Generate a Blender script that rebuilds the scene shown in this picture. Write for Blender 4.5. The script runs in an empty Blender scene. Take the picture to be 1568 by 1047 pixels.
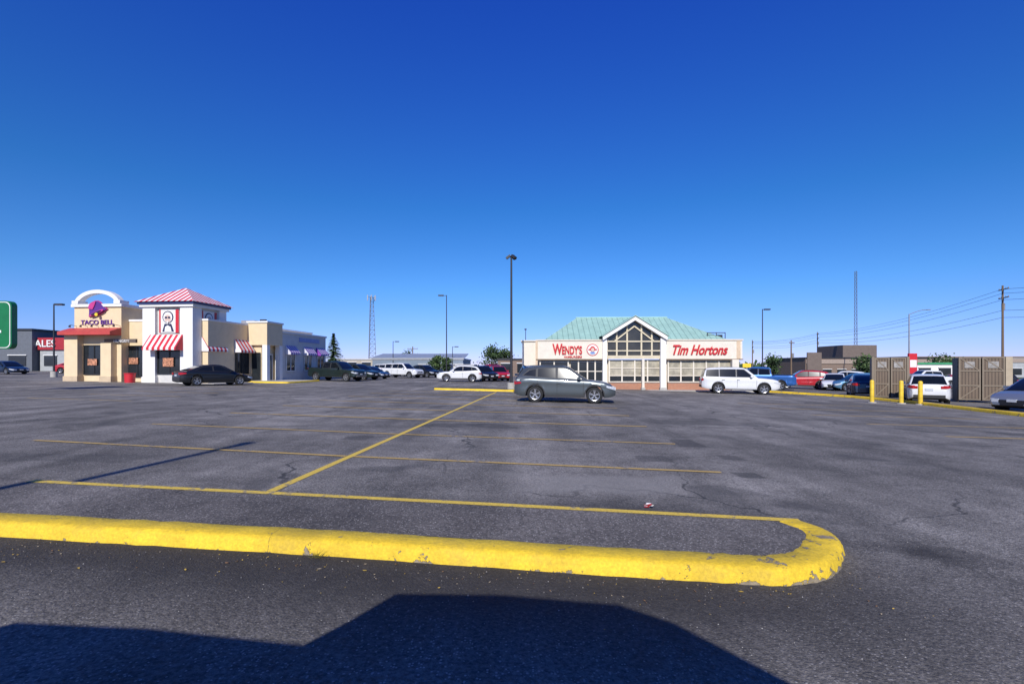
import bpy, bmesh, math, random
from mathutils import Vector, Matrix
random.seed(7)
S=bpy.context.scene
COL=S.collection
R=random.random
def U(a,b): return random.uniform(a,b)
# ---------------------------------------------------------------- ground profile (cross-fall 1.45 %)
def g(x,y=0):
    f=1.0 if y<110 else max(0.0,1-(y-110)/200.0)
    return -0.0145*max(-70,min(70,x))*f
# ---------------------------------------------------------------- node helper
class NT:
    def __init__(s,nt): s.nt=nt; s.n=nt.nodes; s.l=nt.links
    def node(s,t,**k):
        n=s.n.new(t)
        for a,b in k.items(): setattr(n,a,b)
        return n
    def put(s,sock,v):
        if v is None: return
        if isinstance(v,bpy.types.NodeSocket): s.l.new(v,sock)
        else: sock.default_value=v
    def math(s,op,a,b=None,c=None,clamp=False):
        n=s.node('ShaderNodeMath',operation=op,use_clamp=clamp)
        s.put(n.inputs[0],a); s.put(n.inputs[1],b); s.put(n.inputs[2],c)
        return n.outputs[0]
    def mix(s,f,a,b,mode='MIX'):
        n=s.node('ShaderNodeMix',data_type='RGBA',blend_type=mode)
        s.put(n.inputs[0],f); s.put(n.inputs[6],a); s.put(n.inputs[7],b)
        return n.outputs[2]
    def noise(s,vec,scale,detail=4,rough=.55,dist=0):
        n=s.node('ShaderNodeTexNoise'); s.put(n.inputs['Vector'],vec)
        n.inputs['Scale'].default_value=scale; n.inputs['Detail'].default_value=detail
        n.inputs['Roughness'].default_value=rough; n.inputs['Distortion'].default_value=dist
        return n.outputs[0]
    def ramp(s,v,a,b,lo=0.,hi=1.):
        n=s.node('ShaderNodeMapRange'); n.clamp=True
        s.put(n.inputs[0],v); n.inputs[1].default_value=a; n.inputs[2].default_value=b
        n.inputs[3].default_value=lo; n.inputs[4].default_value=hi
        return n.outputs[0]
    def obj(s): return s.node('ShaderNodeTexCoord').outputs['Object']
    def sep(s,v):
        n=s.node('ShaderNodeSeparateXYZ'); s.put(n.inputs[0],v); return n.outputs
def rgb(c): return (c[0],c[1],c[2],1)
def newmat(name):
    m=bpy.data.materials.new(name); m.use_nodes=True
    nt=NT(m.node_tree); b=m.node_tree.nodes['Principled BSDF']
    return m,nt,b
MC={}
def M(name,col=(0,0,0),rough=.6,metal=0,var=.12,scale=2.5,bump=0,coat=0,spec=.5):
    if name in MC: return MC[name]
    m,nt,b=newmat(name)
    o=nt.obj(); n=nt.noise(o,scale,3,.6)
    k=nt.ramp(n,.3,.7,1-var,1+var*.6)
    c=nt.mix(1.0,rgb(col),k,'MULTIPLY')
    nt.put(b.inputs['Base Color'],c)
    b.inputs['Roughness'].default_value=rough; b.inputs['Metallic'].default_value=metal
    b.inputs['Coat Weight'].default_value=coat; b.inputs['Coat Roughness'].default_value=.04
    b.inputs['Specular IOR Level'].default_value=spec
    if bump:
        bp=nt.node('ShaderNodeBump'); bp.inputs['Strength'].default_value=bump; bp.inputs['Distance'].default_value=.02
        nt.put(bp.inputs['Height'],nt.noise(o,scale*12,2)); nt.put(b.inputs['Normal'],bp.outputs[0])
    MC[name]=m; return m
def stripes(name,c1,c2,axis,period,duty=.5,rough=.6,bump=False):
    if name in MC: return MC[name]
    m,nt,b=newmat(name)
    o=nt.obj(); s=nt.sep(o)[axis]
    f=nt.math('FRACT',nt.math('MULTIPLY',s,1/period))
    k=nt.math('LESS_THAN',f,duty)
    n=nt.ramp(nt.noise(o,1.5,4),.3,.7,.85,1.08)
    c=nt.mix(1.0,nt.mix(k,rgb(c1),rgb(c2)),n,'MULTIPLY')
    nt.put(b.inputs['Base Color'],c); b.inputs['Roughness'].default_value=rough
    if bump:
        bp=nt.node('ShaderNodeBump'); bp.inputs['Strength'].default_value=.8; bp.inputs['Distance'].default_value=.03
        nt.put(bp.inputs['Height'],k); nt.put(b.inputs['Normal'],bp.outputs[0])
    MC[name]=m; return m
# ---------------------------------------------------------------- mesh helpers
def empty(name,loc=(0,0,0),rz=0):
    e=bpy.data.objects.new(name,None); COL.objects.link(e); e.location=loc; e.rotation_euler=(0,0,rz); e.empty_display_size=.3
    return e
def mesh(name,verts,faces,mats,par=None,fm=None,smooth=None,loc=None):
    me=bpy.data.meshes.new(name); me.from_pydata([tuple(v) for v in verts],[],faces)
    if not isinstance(mats,(list,tuple)): mats=[mats]
    for m in mats: me.materials.append(m)
    if fm:
        for p,i in zip(me.polygons,fm): p.material_index=i
    bm=bmesh.new(); bm.from_mesh(me); bmesh.ops.recalc_face_normals(bm,faces=bm.faces); bm.to_mesh(me); bm.free()
    if smooth is not None:
        me.shade_smooth(); me.set_sharp_from_angle(angle=math.radians(smooth))
    ob=bpy.data.objects.new(name,me); COL.objects.link(ob)
    if par: ob.parent=par
    if loc: ob.location=loc
    return ob
BF=[(0,3,2,1),(4,5,6,7),(0,1,5,4),(1,2,6,5),(2,3,7,6),(3,0,4,7)]
def bx(x0,x1,y0,y1,z0,z1): return [(x0,y0,z0),(x1,y0,z0),(x1,y1,z0),(x0,y1,z0),(x0,y0,z1),(x1,y0,z1),(x1,y1,z1),(x0,y1,z1)]
def box(name,par,x0,x1,y0,y1,z0,z1,mat,bev=0):
    o=mesh(name,bx(x0,x1,y0,y1,z0,z1),BF,mat,par)
    if bev:
        md=o.modifiers.new('b','BEVEL'); md.width=bev; md.segments=2
    return o
class MB:
    def __init__(s): s.v=[]; s.f=[]; s.m=[]; s.mats=[]
    def mi(s,mat):
        if mat not in s.mats: s.mats.append(mat)
        return s.mats.index(mat)
    def add(s,v,f,mat):
        o=len(s.v); s.v+=[tuple(p) for p in v]; i=s.mi(mat)
        for q in f: s.f.append(tuple(a+o for a in q)); s.m.append(i)
    def box(s,x0,x1,y0,y1,z0,z1,mat): s.add(bx(x0,x1,y0,y1,z0,z1),BF,mat)
    def beam(s,a,b,w,h,mat,up=(0,0,1)):
        a=Vector(a); b=Vector(b); d=(b-a).normalized(); up=Vector(up)
        if abs(d.dot(up))>.98: up=Vector((0,1,0))
        sd=d.cross(up).normalized()*w/2; u=sd.normalized().cross(d).normalized()*h/2
        s.add([a-sd-u,a+sd-u,a+sd+u,a-sd+u,b-sd-u,b+sd-u,b+sd+u,b-sd+u],BF,mat)
    def cyl(s,a,b,r0,r1,mat,n=12):
        a=Vector(a); b=Vector(b); d=(b-a).normalized(); q=d.to_track_quat('Z','Y')
        v=[]
        for p,r in((a,r0),(b,r1)):
            for i in range(n):
                t=2*math.pi*i/n; v.append(p+q@Vector((r*math.cos(t),r*math.sin(t),0)))
        f=[(i,(i+1)%n,n+(i+1)%n,n+i) for i in range(n)]+[tuple(range(n))[::-1],tuple(range(n,2*n))]
        s.add(v,f,mat)
    def prism(s,pts,vec,mat):
        n=len(pts); vec=Vector(vec); v=[Vector(p) for p in pts]+[Vector(p)+vec for p in pts]
        f=[(i,(i+1)%n,n+(i+1)%n,n+i) for i in range(n)]+[tuple(range(n))[::-1],tuple(range(n,2*n))]
        s.add(v,f,mat)
    def obj(s,name,par=None,smooth=None,loc=None): return mesh(name,s.v,s.f,s.mats,par,s.m,smooth,loc)
def text(name,par,body,loc,size,mat,shear=0,ext=.03,rz=0,sx=1,align='CENTER',bold=0):
    c=bpy.data.curves.new(name,'FONT'); c.body=body; c.size=size; c.extrude=ext; c.shear=shear; c.align_x=align; c.offset=bold
    c.materials.append(mat); o=bpy.data.objects.new(name,c); COL.objects.link(o); o.parent=par
    o.location=loc; o.rotation_euler=(math.pi/2,0,rz); o.scale=(sx,1,1); return o
# ---------------------------------------------------------------- common materials
cream=M('cream_stucco',(.70,.55,.34),.85,var=.06,bump=.2)
white=M('white_paint',(.74,.72,.68),.7,var=.05)
warmw=M('warm_white_stucco',(.70,.635,.52),.8,var=.07)
offw=M('offwhite_stucco',(.60,.53,.42),.85,var=.08,bump=.2)
greyw=M('rear_wall_stucco',(.58,.56,.52),.85,var=.08)
red=M('red_paint',(.55,.02,.03),.45,var=.1)
dred=M('dark_red_panel',(.36,.02,.03),.5)
purple=M('purple_sign',(.11,.03,.22),.4)
pink=M('pink_sign',(.55,.05,.22),.4)
yel=M('yellow_sign',(.8,.55,.03),.5)
black=M('black_trim',(.015,.015,.017),.5)
dark=M('dark_metal',(.035,.035,.04),.5,metal=.3)
galv=M('galvanised_steel',(.30,.30,.31),.5,metal=.4)
conc=M('concrete',(.40,.38,.34),.9,bump=.3)
glass=M('dark_glass',(.020,.024,.028),.08,var=.3,scale=.8,spec=.6)
blind=M('window_blind',(.38,.34,.25),.4,var=.45,scale=1.6)
roofg=stripes('green_metal_roof',(.32,.50,.41),(.20,.34,.28),0,.45,.1,.5,True)
roofgs=stripes('green_metal_roof_side',(.32,.50,.41),(.20,.34,.28),1,.45,.1,.5,True)
strx=stripes('red_white_stripe_x',(.74,.70,.68),(.58,.02,.035),0,.46,.5)
stry=stripes('red_white_stripe_y',(.74,.70,.68),(.58,.02,.035),1,.46,.5)
pstry=stripes('purple_white_stripe',(.62,.6,.65),(.22,.05,.36),1,.4,.5)
def brickmat(name,c1,c2,mo):
    m,nt,b=newmat(name)
    t=nt.node('ShaderNodeTexBrick'); mp=nt.node('ShaderNodeMapping'); mp.inputs['Rotation'].default_value=(math.pi/2,0,0)
    nt.l.new(nt.obj(),mp.inputs[0]); nt.l.new(mp.outputs[0],t.inputs[0])
    t.inputs['Color1'].default_value=rgb(c1); t.inputs['Color2'].default_value=rgb(c2); t.inputs['Mortar'].default_value=rgb(mo)
    t.inputs['Scale'].default_value=1; t.inputs['Brick Width'].default_value=.22; t.inputs['Row Height'].default_value=.08; t.inputs['Mortar Size'].default_value=.012
    nt.l.new(t.outputs[0],b.inputs['Base Color']); b.inputs['Roughness'].default_value=.9; return m
brick=brickmat('orange_brick',(.46,.17,.08),(.38,.135,.065),(.33,.24,.18))
brown=brickmat('brown_brick',(.22,.14,.10),(.17,.11,.08),(.2,.17,.14))
# ---------------------------------------------------------------- world, sun, camera
EL=34.0; AZ=8.0
w=bpy.data.worlds.new('World'); S.world=w; w.use_nodes=True
wn=NT(w.node_tree); bg=w.node_tree.nodes['Background']
sk=wn.node('ShaderNodeTexSky'); sk.sky_type='NISHITA'; sk.sun_disc=False
sk.sun_elevation=math.radians(EL); sk.sun_rotation=math.radians(180+AZ); sk.air_density=.8; sk.dust_density=0; sk.ozone_density=3.0
vz=wn.sep(wn.node('ShaderNodeTexCoord').outputs['Generated'])[2]
t1=wn.mix(wn.ramp(vz,.0,.15),(.72,.70,1.30,1),(.42,.82,1.30,1))
t2=wn.mix(wn.ramp(vz,.15,.30),t1,(.24,.76,1.36,1))
tint=wn.mix(wn.ramp(vz,.30,.62),t2,(.16,.55,1.90,1))
wn.put(bg.inputs[0],wn.mix(1.0,sk.outputs[0],tint,'MULTIPLY')); bg.inputs[1].default_value=.10
sl=bpy.data.lights.new('sun','SUN'); sl.energy=5.0; sl.angle=math.radians(.5); sl.color=(1,.97,.92)
so=bpy.data.objects.new('sun',sl); COL.objects.link(so)
d=Vector((math.sin(math.radians(AZ))*math.cos(math.radians(EL)),math.cos(math.radians(AZ))*math.cos(math.radians(EL)),-math.sin(math.radians(EL))))
so.rotation_euler=d.to_track_quat('-Z','Y').to_euler(); so.location=(-20,-60,60)
cd=bpy.data.cameras.new('camera'); co=bpy.data.objects.new('camera',cd); COL.objects.link(co)
cd.sensor_width=36; cd.lens=17.45; cd.shift_y=.0246; cd.clip_end=8000; cd.clip_start=.05
co.location=(0,0,1.6); co.rotation_euler=(math.pi/2,0,0); S.camera=co
S.view_settings.view_transform='Standard'; S.view_settings.look='None'; S.view_settings.exposure=0
# ---------------------------------------------------------------- ground sheets
xs=[-4000,-400,-70,70,400,4000]; ys=[-3000,-40,110,310,1000,5000]
V=[(x,y,g(x,y)-.004) for y in ys for x in xs]; F=[]
for j in range(5):
    for i in range(5):
        a=j*6+i; F.append((a,a+1,a+7,a+6))
grass=M('dry_grass',(.10,.11,.04),.95,var=.35,scale=.15)
mesh('ground',V,F,grass)
def asphalt(name,base,main=False,agg=.5):
    m,nt,b=newmat(name)
    o=nt.obj(); sp=nt.sep(o)
    big=nt.noise(o,.16,3,.6); med=nt.noise(o,1.1,4,.7); fine=nt.noise(o,30,4,.8)
    c=nt.mix(nt.ramp(big,.40,.60),rgb([k*.76 for k in base]),rgb([k*1.20 for k in base]))
    c=nt.mix(1.0,c,nt.ramp(med,.36,.66,.72,1.18),'MULTIPLY')
    c=nt.mix(1.0,c,nt.ramp(fine,.38,.62,.60,1.38),'MULTIPLY')
    vs=nt.node('ShaderNodeTexVoronoi'); vs.inputs['Scale'].default_value=62; nt.l.new(o,vs.inputs[0])
    vsr=nt.sep(vs.outputs['Color'])[0]
    stn=nt.math('MULTIPLY',nt.math('GREATER_THAN',vsr,.86),nt.math('LESS_THAN',vs.outputs['Distance'],.42))
    c=nt.mix(nt.math('MULTIPLY',stn,.65),c,rgb([.46,.43,.39]))
    dk=nt.math('LESS_THAN',vsr,.16)
    c=nt.mix(nt.math('MULTIPLY',dk,.4),c,rgb([.05,.05,.05]))
    mp=nt.node('ShaderNodeMapping'); mp.inputs['Scale'].default_value=(1.0,.10,1); mp.inputs['Rotation'].default_value=(0,0,1.45); nt.l.new(o,mp.inputs[0])
    c=nt.mix(1.0,c,nt.ramp(nt.noise(mp.outputs[0],1.1,3,.6),.34,.66,.76,1.14),'MULTIPLY')
    st=nt.noise(o,.5,3,.55,.6)
    c=nt.mix(nt.ramp(st,.60,.68,0,.62),c,rgb([.06,.057,.055]))
    nv=nt.node('ShaderNodeTexNoise'); nv.inputs['Scale'].default_value=.8; nv.inputs['Detail'].default_value=5; nt.l.new(o,nv.inputs[0])
    ad=nt.node('ShaderNodeVectorMath',operation='MULTIPLY_ADD'); nt.l.new(nv.outputs['Color'],ad.inputs[0]); ad.inputs[1].default_value=(1.6,1.6,0); nt.l.new(o,ad.inputs[2])
    vo=nt.node('ShaderNodeTexVoronoi',feature='DISTANCE_TO_EDGE'); vo.inputs['Scale'].default_value=.24; nt.l.new(ad.outputs[0],vo.inputs[0])
    ck=nt.math('MULTIPLY',nt.ramp(vo.outputs[0],.002,.0065,1,0),nt.ramp(big,.44,.54,0,.8))
    c=nt.mix(ck,c,rgb([.03,.03,.03]))
    if main:
        dd=nt.math('ADD',sp[1],nt.math('MULTIPLY',sp[0],.122))
        dd=nt.math('ADD',dd,nt.math('MULTIPLY',nt.math('SUBTRACT',med,.5),1.3))
        k=nt.math('MULTIPLY',nt.ramp(dd,2.5,3.5),nt.ramp(sp[0],1.6,4.2,1,0))
        k=nt.math('MULTIPLY',k,nt.ramp(sp[1],6.3,5.4,0,1))
        c=nt.mix(nt.math('MULTIPLY',k,.84),c,rgb([.026,.025,.026]))
        dx=nt.math('SUBTRACT',sp[0],3.7); dy=nt.math('SUBTRACT',nt.math('ADD',sp[1],nt.math('MULTIPLY',sp[0],.35)),5.7)
        rr=nt.math('ADD',nt.math('POWER',nt.math('ABSOLUTE',nt.math('MULTIPLY',dx,1.6)),2.0),nt.math('POWER',nt.math('ABSOLUTE',nt.math('MULTIPLY',dy,3.2)),2.0))
        rr=nt.math('ADD',rr,nt.math('MULTIPLY',med,3.4))
        c=nt.mix(nt.ramp(rr,1.5,2.6,.75,0),c,rgb([.035,.032,.03]))
        for px_,py_,w_,h_,dkk in((2.5,8.9,.30,.34,.5),(3.8,10.9,.28,.55,.6),(3.6,7.6,.18,.2,.6),(-2.0,7.7,.35,.2,.35),(-3.4,10.9,.3,.3,.5),(4.0,9.1,.2,.25,.5),(-7.5,8.2,1.6,.35,.35),(-1.2,13.5,1.2,.5,.4),(5.5,15.0,1.5,.7,.35)):
            ex=nt.math('ABSOLUTE',nt.math('SUBTRACT',sp[0],px_)); ey=nt.math('ABSOLUTE',nt.math('SUBTRACT',sp[1],py_))
            q=nt.math('MAXIMUM',nt.math('MULTIPLY',ex,1/w_),nt.math('MULTIPLY',ey,1/h_)); q=nt.math('ADD',q,nt.math('MULTIPLY',nt.math('SUBTRACT',med,.5),1.2))
            c=nt.mix(nt.ramp(q,.85,1.05,dkk,0),c,rgb([.05,.048,.046]))
        ex=nt.math('ABSOLUTE',nt.math('SUBTRACT',sp[0],1.2)); ey=nt.math('ABSOLUTE',nt.math('SUBTRACT',sp[1],6.9))
        q=nt.math('ADD',nt.math('MAXIMUM',nt.math('MULTIPLY',ex,.8),nt.math('MULTIPLY',ey,1.8)),nt.math('MULTIPLY',nt.math('SUBTRACT',med,.5),2.2))
        c=nt.mix(nt.ramp(q,.6,1.1,.5,0),c,rgb([.30,.28,.25]))
    nt.put(b.inputs['Base Color'],c); b.inputs['Roughness'].default_value=.9; b.inputs['Specular IOR Level'].default_value=.25
    bp=nt.node('ShaderNodeBump'); bp.inputs['Strength'].default_value=agg; bp.inputs['Distance'].default_value=.012
    nt.put(bp.inputs['Height'],nt.math('ADD',fine,nt.math('MULTIPLY',vs.outputs['Distance'],-.5))); nt.put(b.inputs['Normal'],bp.outputs[0])
    return m
asph=asphalt('asphalt',(.208,.190,.168),True,.8)
asph2=asphalt('asphalt_island',(.150,.134,.119),False,.6)
def sheet(name,pts,z,mat,par=None):
    return mesh(name,[(x,y,g(x,y)+z) for x,y in pts],[tuple(range(len(pts)))],mat,par)
sheet('parking_lot',[(-70,-40),(70,-40),(70,110),(-70,110)],0,asph)
def paint(name,c,wear,soft=.07):
    m,nt,b=newmat(name); o=nt.obj()
    n=nt.noise(o,9,4,.75); n2=nt.noise(o,1.1,2)
    k=nt.ramp(nt.math('ADD',nt.math('MULTIPLY',n,.65),nt.math('MULTIPLY',n2,.35)),wear,wear+soft)
    cc=nt.mix(1.0,rgb(c),nt.ramp(nt.noise(o,45,3,.7),.35,.65,.72,1.15),'MULTIPLY')
    nt.put(b.inputs['Base Color'],nt.mix(k,cc,rgb((.17,.155,.14)))); b.inputs['Roughness'].default_value=.75
    return m
lp=paint('worn_yellow_line',(.52,.34,.09),.53)
lp2=paint('yellow_line_paint',(.68,.47,.06),.565)
mk=MB()
def line(a,b,wd,mat,z=.005):
    a=Vector(a); b=Vector(b); d=(b-a).normalized(); n=Vector((-d.y,d.x))*wd/2
    mk.add([(p.x,p.y,g(p.x,p.y)+z) for p in(a-n,b-n,b+n,a+n)],[(0,1,2,3)],mat)
cx=lambda y:-3.05+(y-5.9)*.0795
line((cx(5.75),5.75),(cx(31.7),31.7),.12,lp2)
for y in (8.66,11.55,14.7,17.8,20.9,24.0,27.1,30.2):
    w_=.10 if y<12 else .15
    if y<30: line((cx(y)+.07,y-.01),(cx(y)+6.1,y-.9),w_,lp,.009)
    line((cx(y)-.07,y+.01),(cx(y)-6.7,y+1.25),w_,lp,.009)
for y in (12.4,15.2,18.1,21.0,24): line((11.0,y+.2),(16.6,y-.5),.12,lp)
for y in (18,21,24,27,30,33): line((-15.5,y+2.2),(-20.5,y+3.0),.11,lp)
mk.obj('parking_lines')
# ---------------------------------------------------------------- island in front
def kerbmat():
    m,nt,b=newmat('yellow_kerb_paint'); o=nt.obj(); sp=nt.sep(o)
    n=nt.noise(o,5,6,.72,.3); n2=nt.noise(o,40,3,.7)
    c=nt.mix(1.0,rgb((.82,.55,.025)),nt.ramp(nt.noise(o,2.3,4,.6),.35,.65,.80,1.05),'MULTIPLY')
    c=nt.mix(1.0,c,nt.ramp(n2,.35,.65,.80,1.06),'MULTIPLY')
    bias=nt.math('ADD',nt.ramp(sp[0],1.1,2.1,0,.085),nt.ramp(sp[1],4.3,4.8,.0,-.05))
    lowz=nt.math('ADD',sp[2],nt.math('MULTIPLY',sp[0],.0145))
    edge=nt.ramp(lowz,.0,.035,.09,0)
    chip=nt.ramp(nt.math('ADD',nt.math('ADD',n,bias),edge),.64,.655)
    c=nt.mix(chip,c,nt.mix(nt.noise(o,20,3),rgb((.07,.06,.05)),rgb((.40,.32,.2))))
    jf=nt.math('ABSOLUTE',nt.math('SUBTRACT',nt.math('FRACT',nt.math('MULTIPLY',nt.math('ADD',nt.math('ADD',sp[0],.5),nt.math('MULTIPLY',n,.05)),1/3.1)),.5))
    jt=nt.math('MULTIPLY',nt.math('LESS_THAN',jf,.0009),nt.math('LESS_THAN',sp[0],1.0))
    c=nt.mix(nt.math('MULTIPLY',jt,.6),c,rgb((.12,.08,.02)))
    c=nt.mix(nt.ramp(nt.noise(o,1.7,5,.75),.52,.70,0,.36),c,rgb((.32,.22,.06)))
    nt.put(b.inputs['Base Color'],c); b.inputs['Roughness'].default_value=.75
    bp=nt.node('ShaderNodeBump'); bp.inputs['Strength'].default_value=.75; bp.inputs['Distance'].default_value=.016
    nt.put(bp.inputs['Height'],nt.math('ADD',nt.noise(o,14,4,.7),nt.math('MULTIPLY',chip,-1))); nt.put(b.inputs['Normal'],bp.outputs[0])
    return m
ykm=kerbmat()
def smoothpath(p,n=6):
    out=[]
    P=[p[0]]+p+[p[-1]]
    for i in range(1,len(P)-2):
        a,b,c,d=[Vector(q) for q in P[i-1:i+3]]
        for k in range(n):
            t=k/n; out.append(.5*((2*b)+(c-a)*t+(2*a-5*b+4*c-d)*t*t+(3*b-a-3*c+d)*t**3))
    out.append(Vector(p[-1])); return out
def kerb(name,path,h,wd,mat,par=None,side=1,jit=0):
    n=len(path); V=[];sec=[(0,-.02),(.025,h*.70),(.05,h*.92),(.085,h),(wd-.02,h),(wd,h-.015),(wd,-.02)]
    inner=[]
    for i,p in enumerate(path):
        t=(path[min(i+1,n-1)]-path[max(i-1,0)]).normalized(); nn=Vector((-t.y,t.x))*side
        j=(random.random()-.5)*jit
        for o,z in sec:
            q=p+nn*(o+j); V.append((q.x,q.y,g(q.x,q.y)+z+(j*.3 if z>0 else 0)))
        inner.append(p+nn*(wd-.01))
    m=len(sec); F=[]
    for i in range(n-1):
        for k in range(m-1): F.append((i*m+k,(i+1)*m+k,(i+1)*m+k+1,i*m+k+1))
    F.append(tuple(range(m))); F.append(tuple(range((n-1)*m,n*m)))
    return mesh(name,V,F,mat,par,smooth=50),inner
isl=empty('traffic_island')
fp=[(-16,5.88),(-10,5.14),(-4.62,4.48),(-2.74,4.28),(-.985,4.07),(.585,3.85),(1.5,3.74),(2.05,3.70),(2.45,3.83),(2.74,4.11),(2.95,4.42),(3.0,4.72),(2.9,5.0)]
path=smoothpath(fp,8)
ko,inner=kerb('kerb',path,.125,.30,ykm,isl,1,.02)
back=[(2.72,5.02),(.25,5.36),(-2.9,5.79),(-5.92,6.18),(-16,7.5)]
ip=[(p.x,p.y) for p in inner]+back
mesh('island_surface',[(x,y,g(x,y)+.118) for x,y in ip]+[(x,y,g(x,y)) for x,y in back],[tuple(range(len(ip)))]+[(len(ip)-5+i,len(ip)-4+i,len(ip)+1+i,len(ip)+i) for i in range(4)],asph2,isl)
bl=MB()
bp_=[(2.86,4.93),(.25,5.29),(-2.85,5.70),(-5.92,6.09)]
for a,b in zip(bp_,bp_[1:]):
    a=Vector(a); b=Vector(b); d2=(b-a).normalized(); n=Vector((-d2.y,d2.x))*.055
    bl.add([(p.x,p.y,g(p.x,p.y)+.1225) for p in(a-n,b-n,b+n,a+n)],[(0,1,2,3)],lp2)
bl.obj('edge_line',isl)
lf=MB(); lm=[M('leaf_yellow',(.5,.33,.05),.8),M('leaf_brown',(.22,.12,.05),.8),M('leaf_tan',(.35,.28,.18),.8)]
def kerby(x): return 3.92-.122*x
for i in range(300):
    x=U(-4.5,3.0); dd=abs(random.gauss(0,.24)); y=kerby(x)-.03-dd
    if x>2.3: y=U(3.2,4.0)
    s=U(.003,.009) if R()<.93 else U(.010,.018); a=U(0,6.28); z=g(x)+.006
    q=[(x+s*math.cos(a+k)*e,y+s*math.sin(a+k)*e,z+U(0,.006)) for k,e in((0,1.3),(1.3,.6),(3.1,1.2),(4.6,.6))]
    lf.add(q,[(0,1,2,3)],random.choice(lm))
lf.obj('leaf_litter')
gv=MB(); gm=[M('stone_light',(.38,.36,.33),.9),M('stone_grey',(.2,.19,.18),.9)]
for i in range(900):
    x=U(-5,7); y=U(2.0,kerby(x)-.02) if x<2.6 else U(2.2,8); s=U(.002,.006); z=g(x)+s*.3
    v=[(x+s*dx*U(.6,1.2),y+s*dy*U(.6,1.2),z+s*dz*U(.5,1)) for dx,dy,dz in((1,0,0),(-1,0,0),(0,1,0),(0,-1,0),(0,0,1),(0,0,-1))]
    gv.add(v,[(0,2,4),(2,1,4),(1,3,4),(3,0,4),(0,5,2),(2,5,1),(1,5,3),(3,5,0)],random.choice(gm))
gv.obj('gravel')
wd=MB(); wg=M('weed_green',(.14,.13,.03),.8)
for i in range(30):
    a=U(0,6.28); l=U(.05,.13); x=-1.62+U(-.04,.04); y=4.11+U(-.02,.0); z=g(x)+.005
    wd.add([(x-.003,y,z),(x+.003,y,z),(x+l*.8*math.cos(a),y-abs(l*.5*math.sin(a)),z+l*U(.4,1))],[(0,1,2)],wg)
wd.obj('weed_tuft')
pc=MB(); pr=M('paper_red',(.6,.03,.04),.5); pw=M('paper_white',(.75,.73,.7),.6)
x0,y0=1.58,5.72
for i in range(9):
    a=U(0,6.28); s=U(.03,.06)
    pc.add([(x0+U(-.05,.05)+s*math.cos(a+k),y0+U(-.02,.02)+s*.7*math.sin(a+k),g(x0)+.01+U(0,.045)) for k in(0,1.7,3.2,4.7)],[(0,1,2,3)],pr if i%2 else pw)
pc.obj('crumpled_wrapper')
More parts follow.
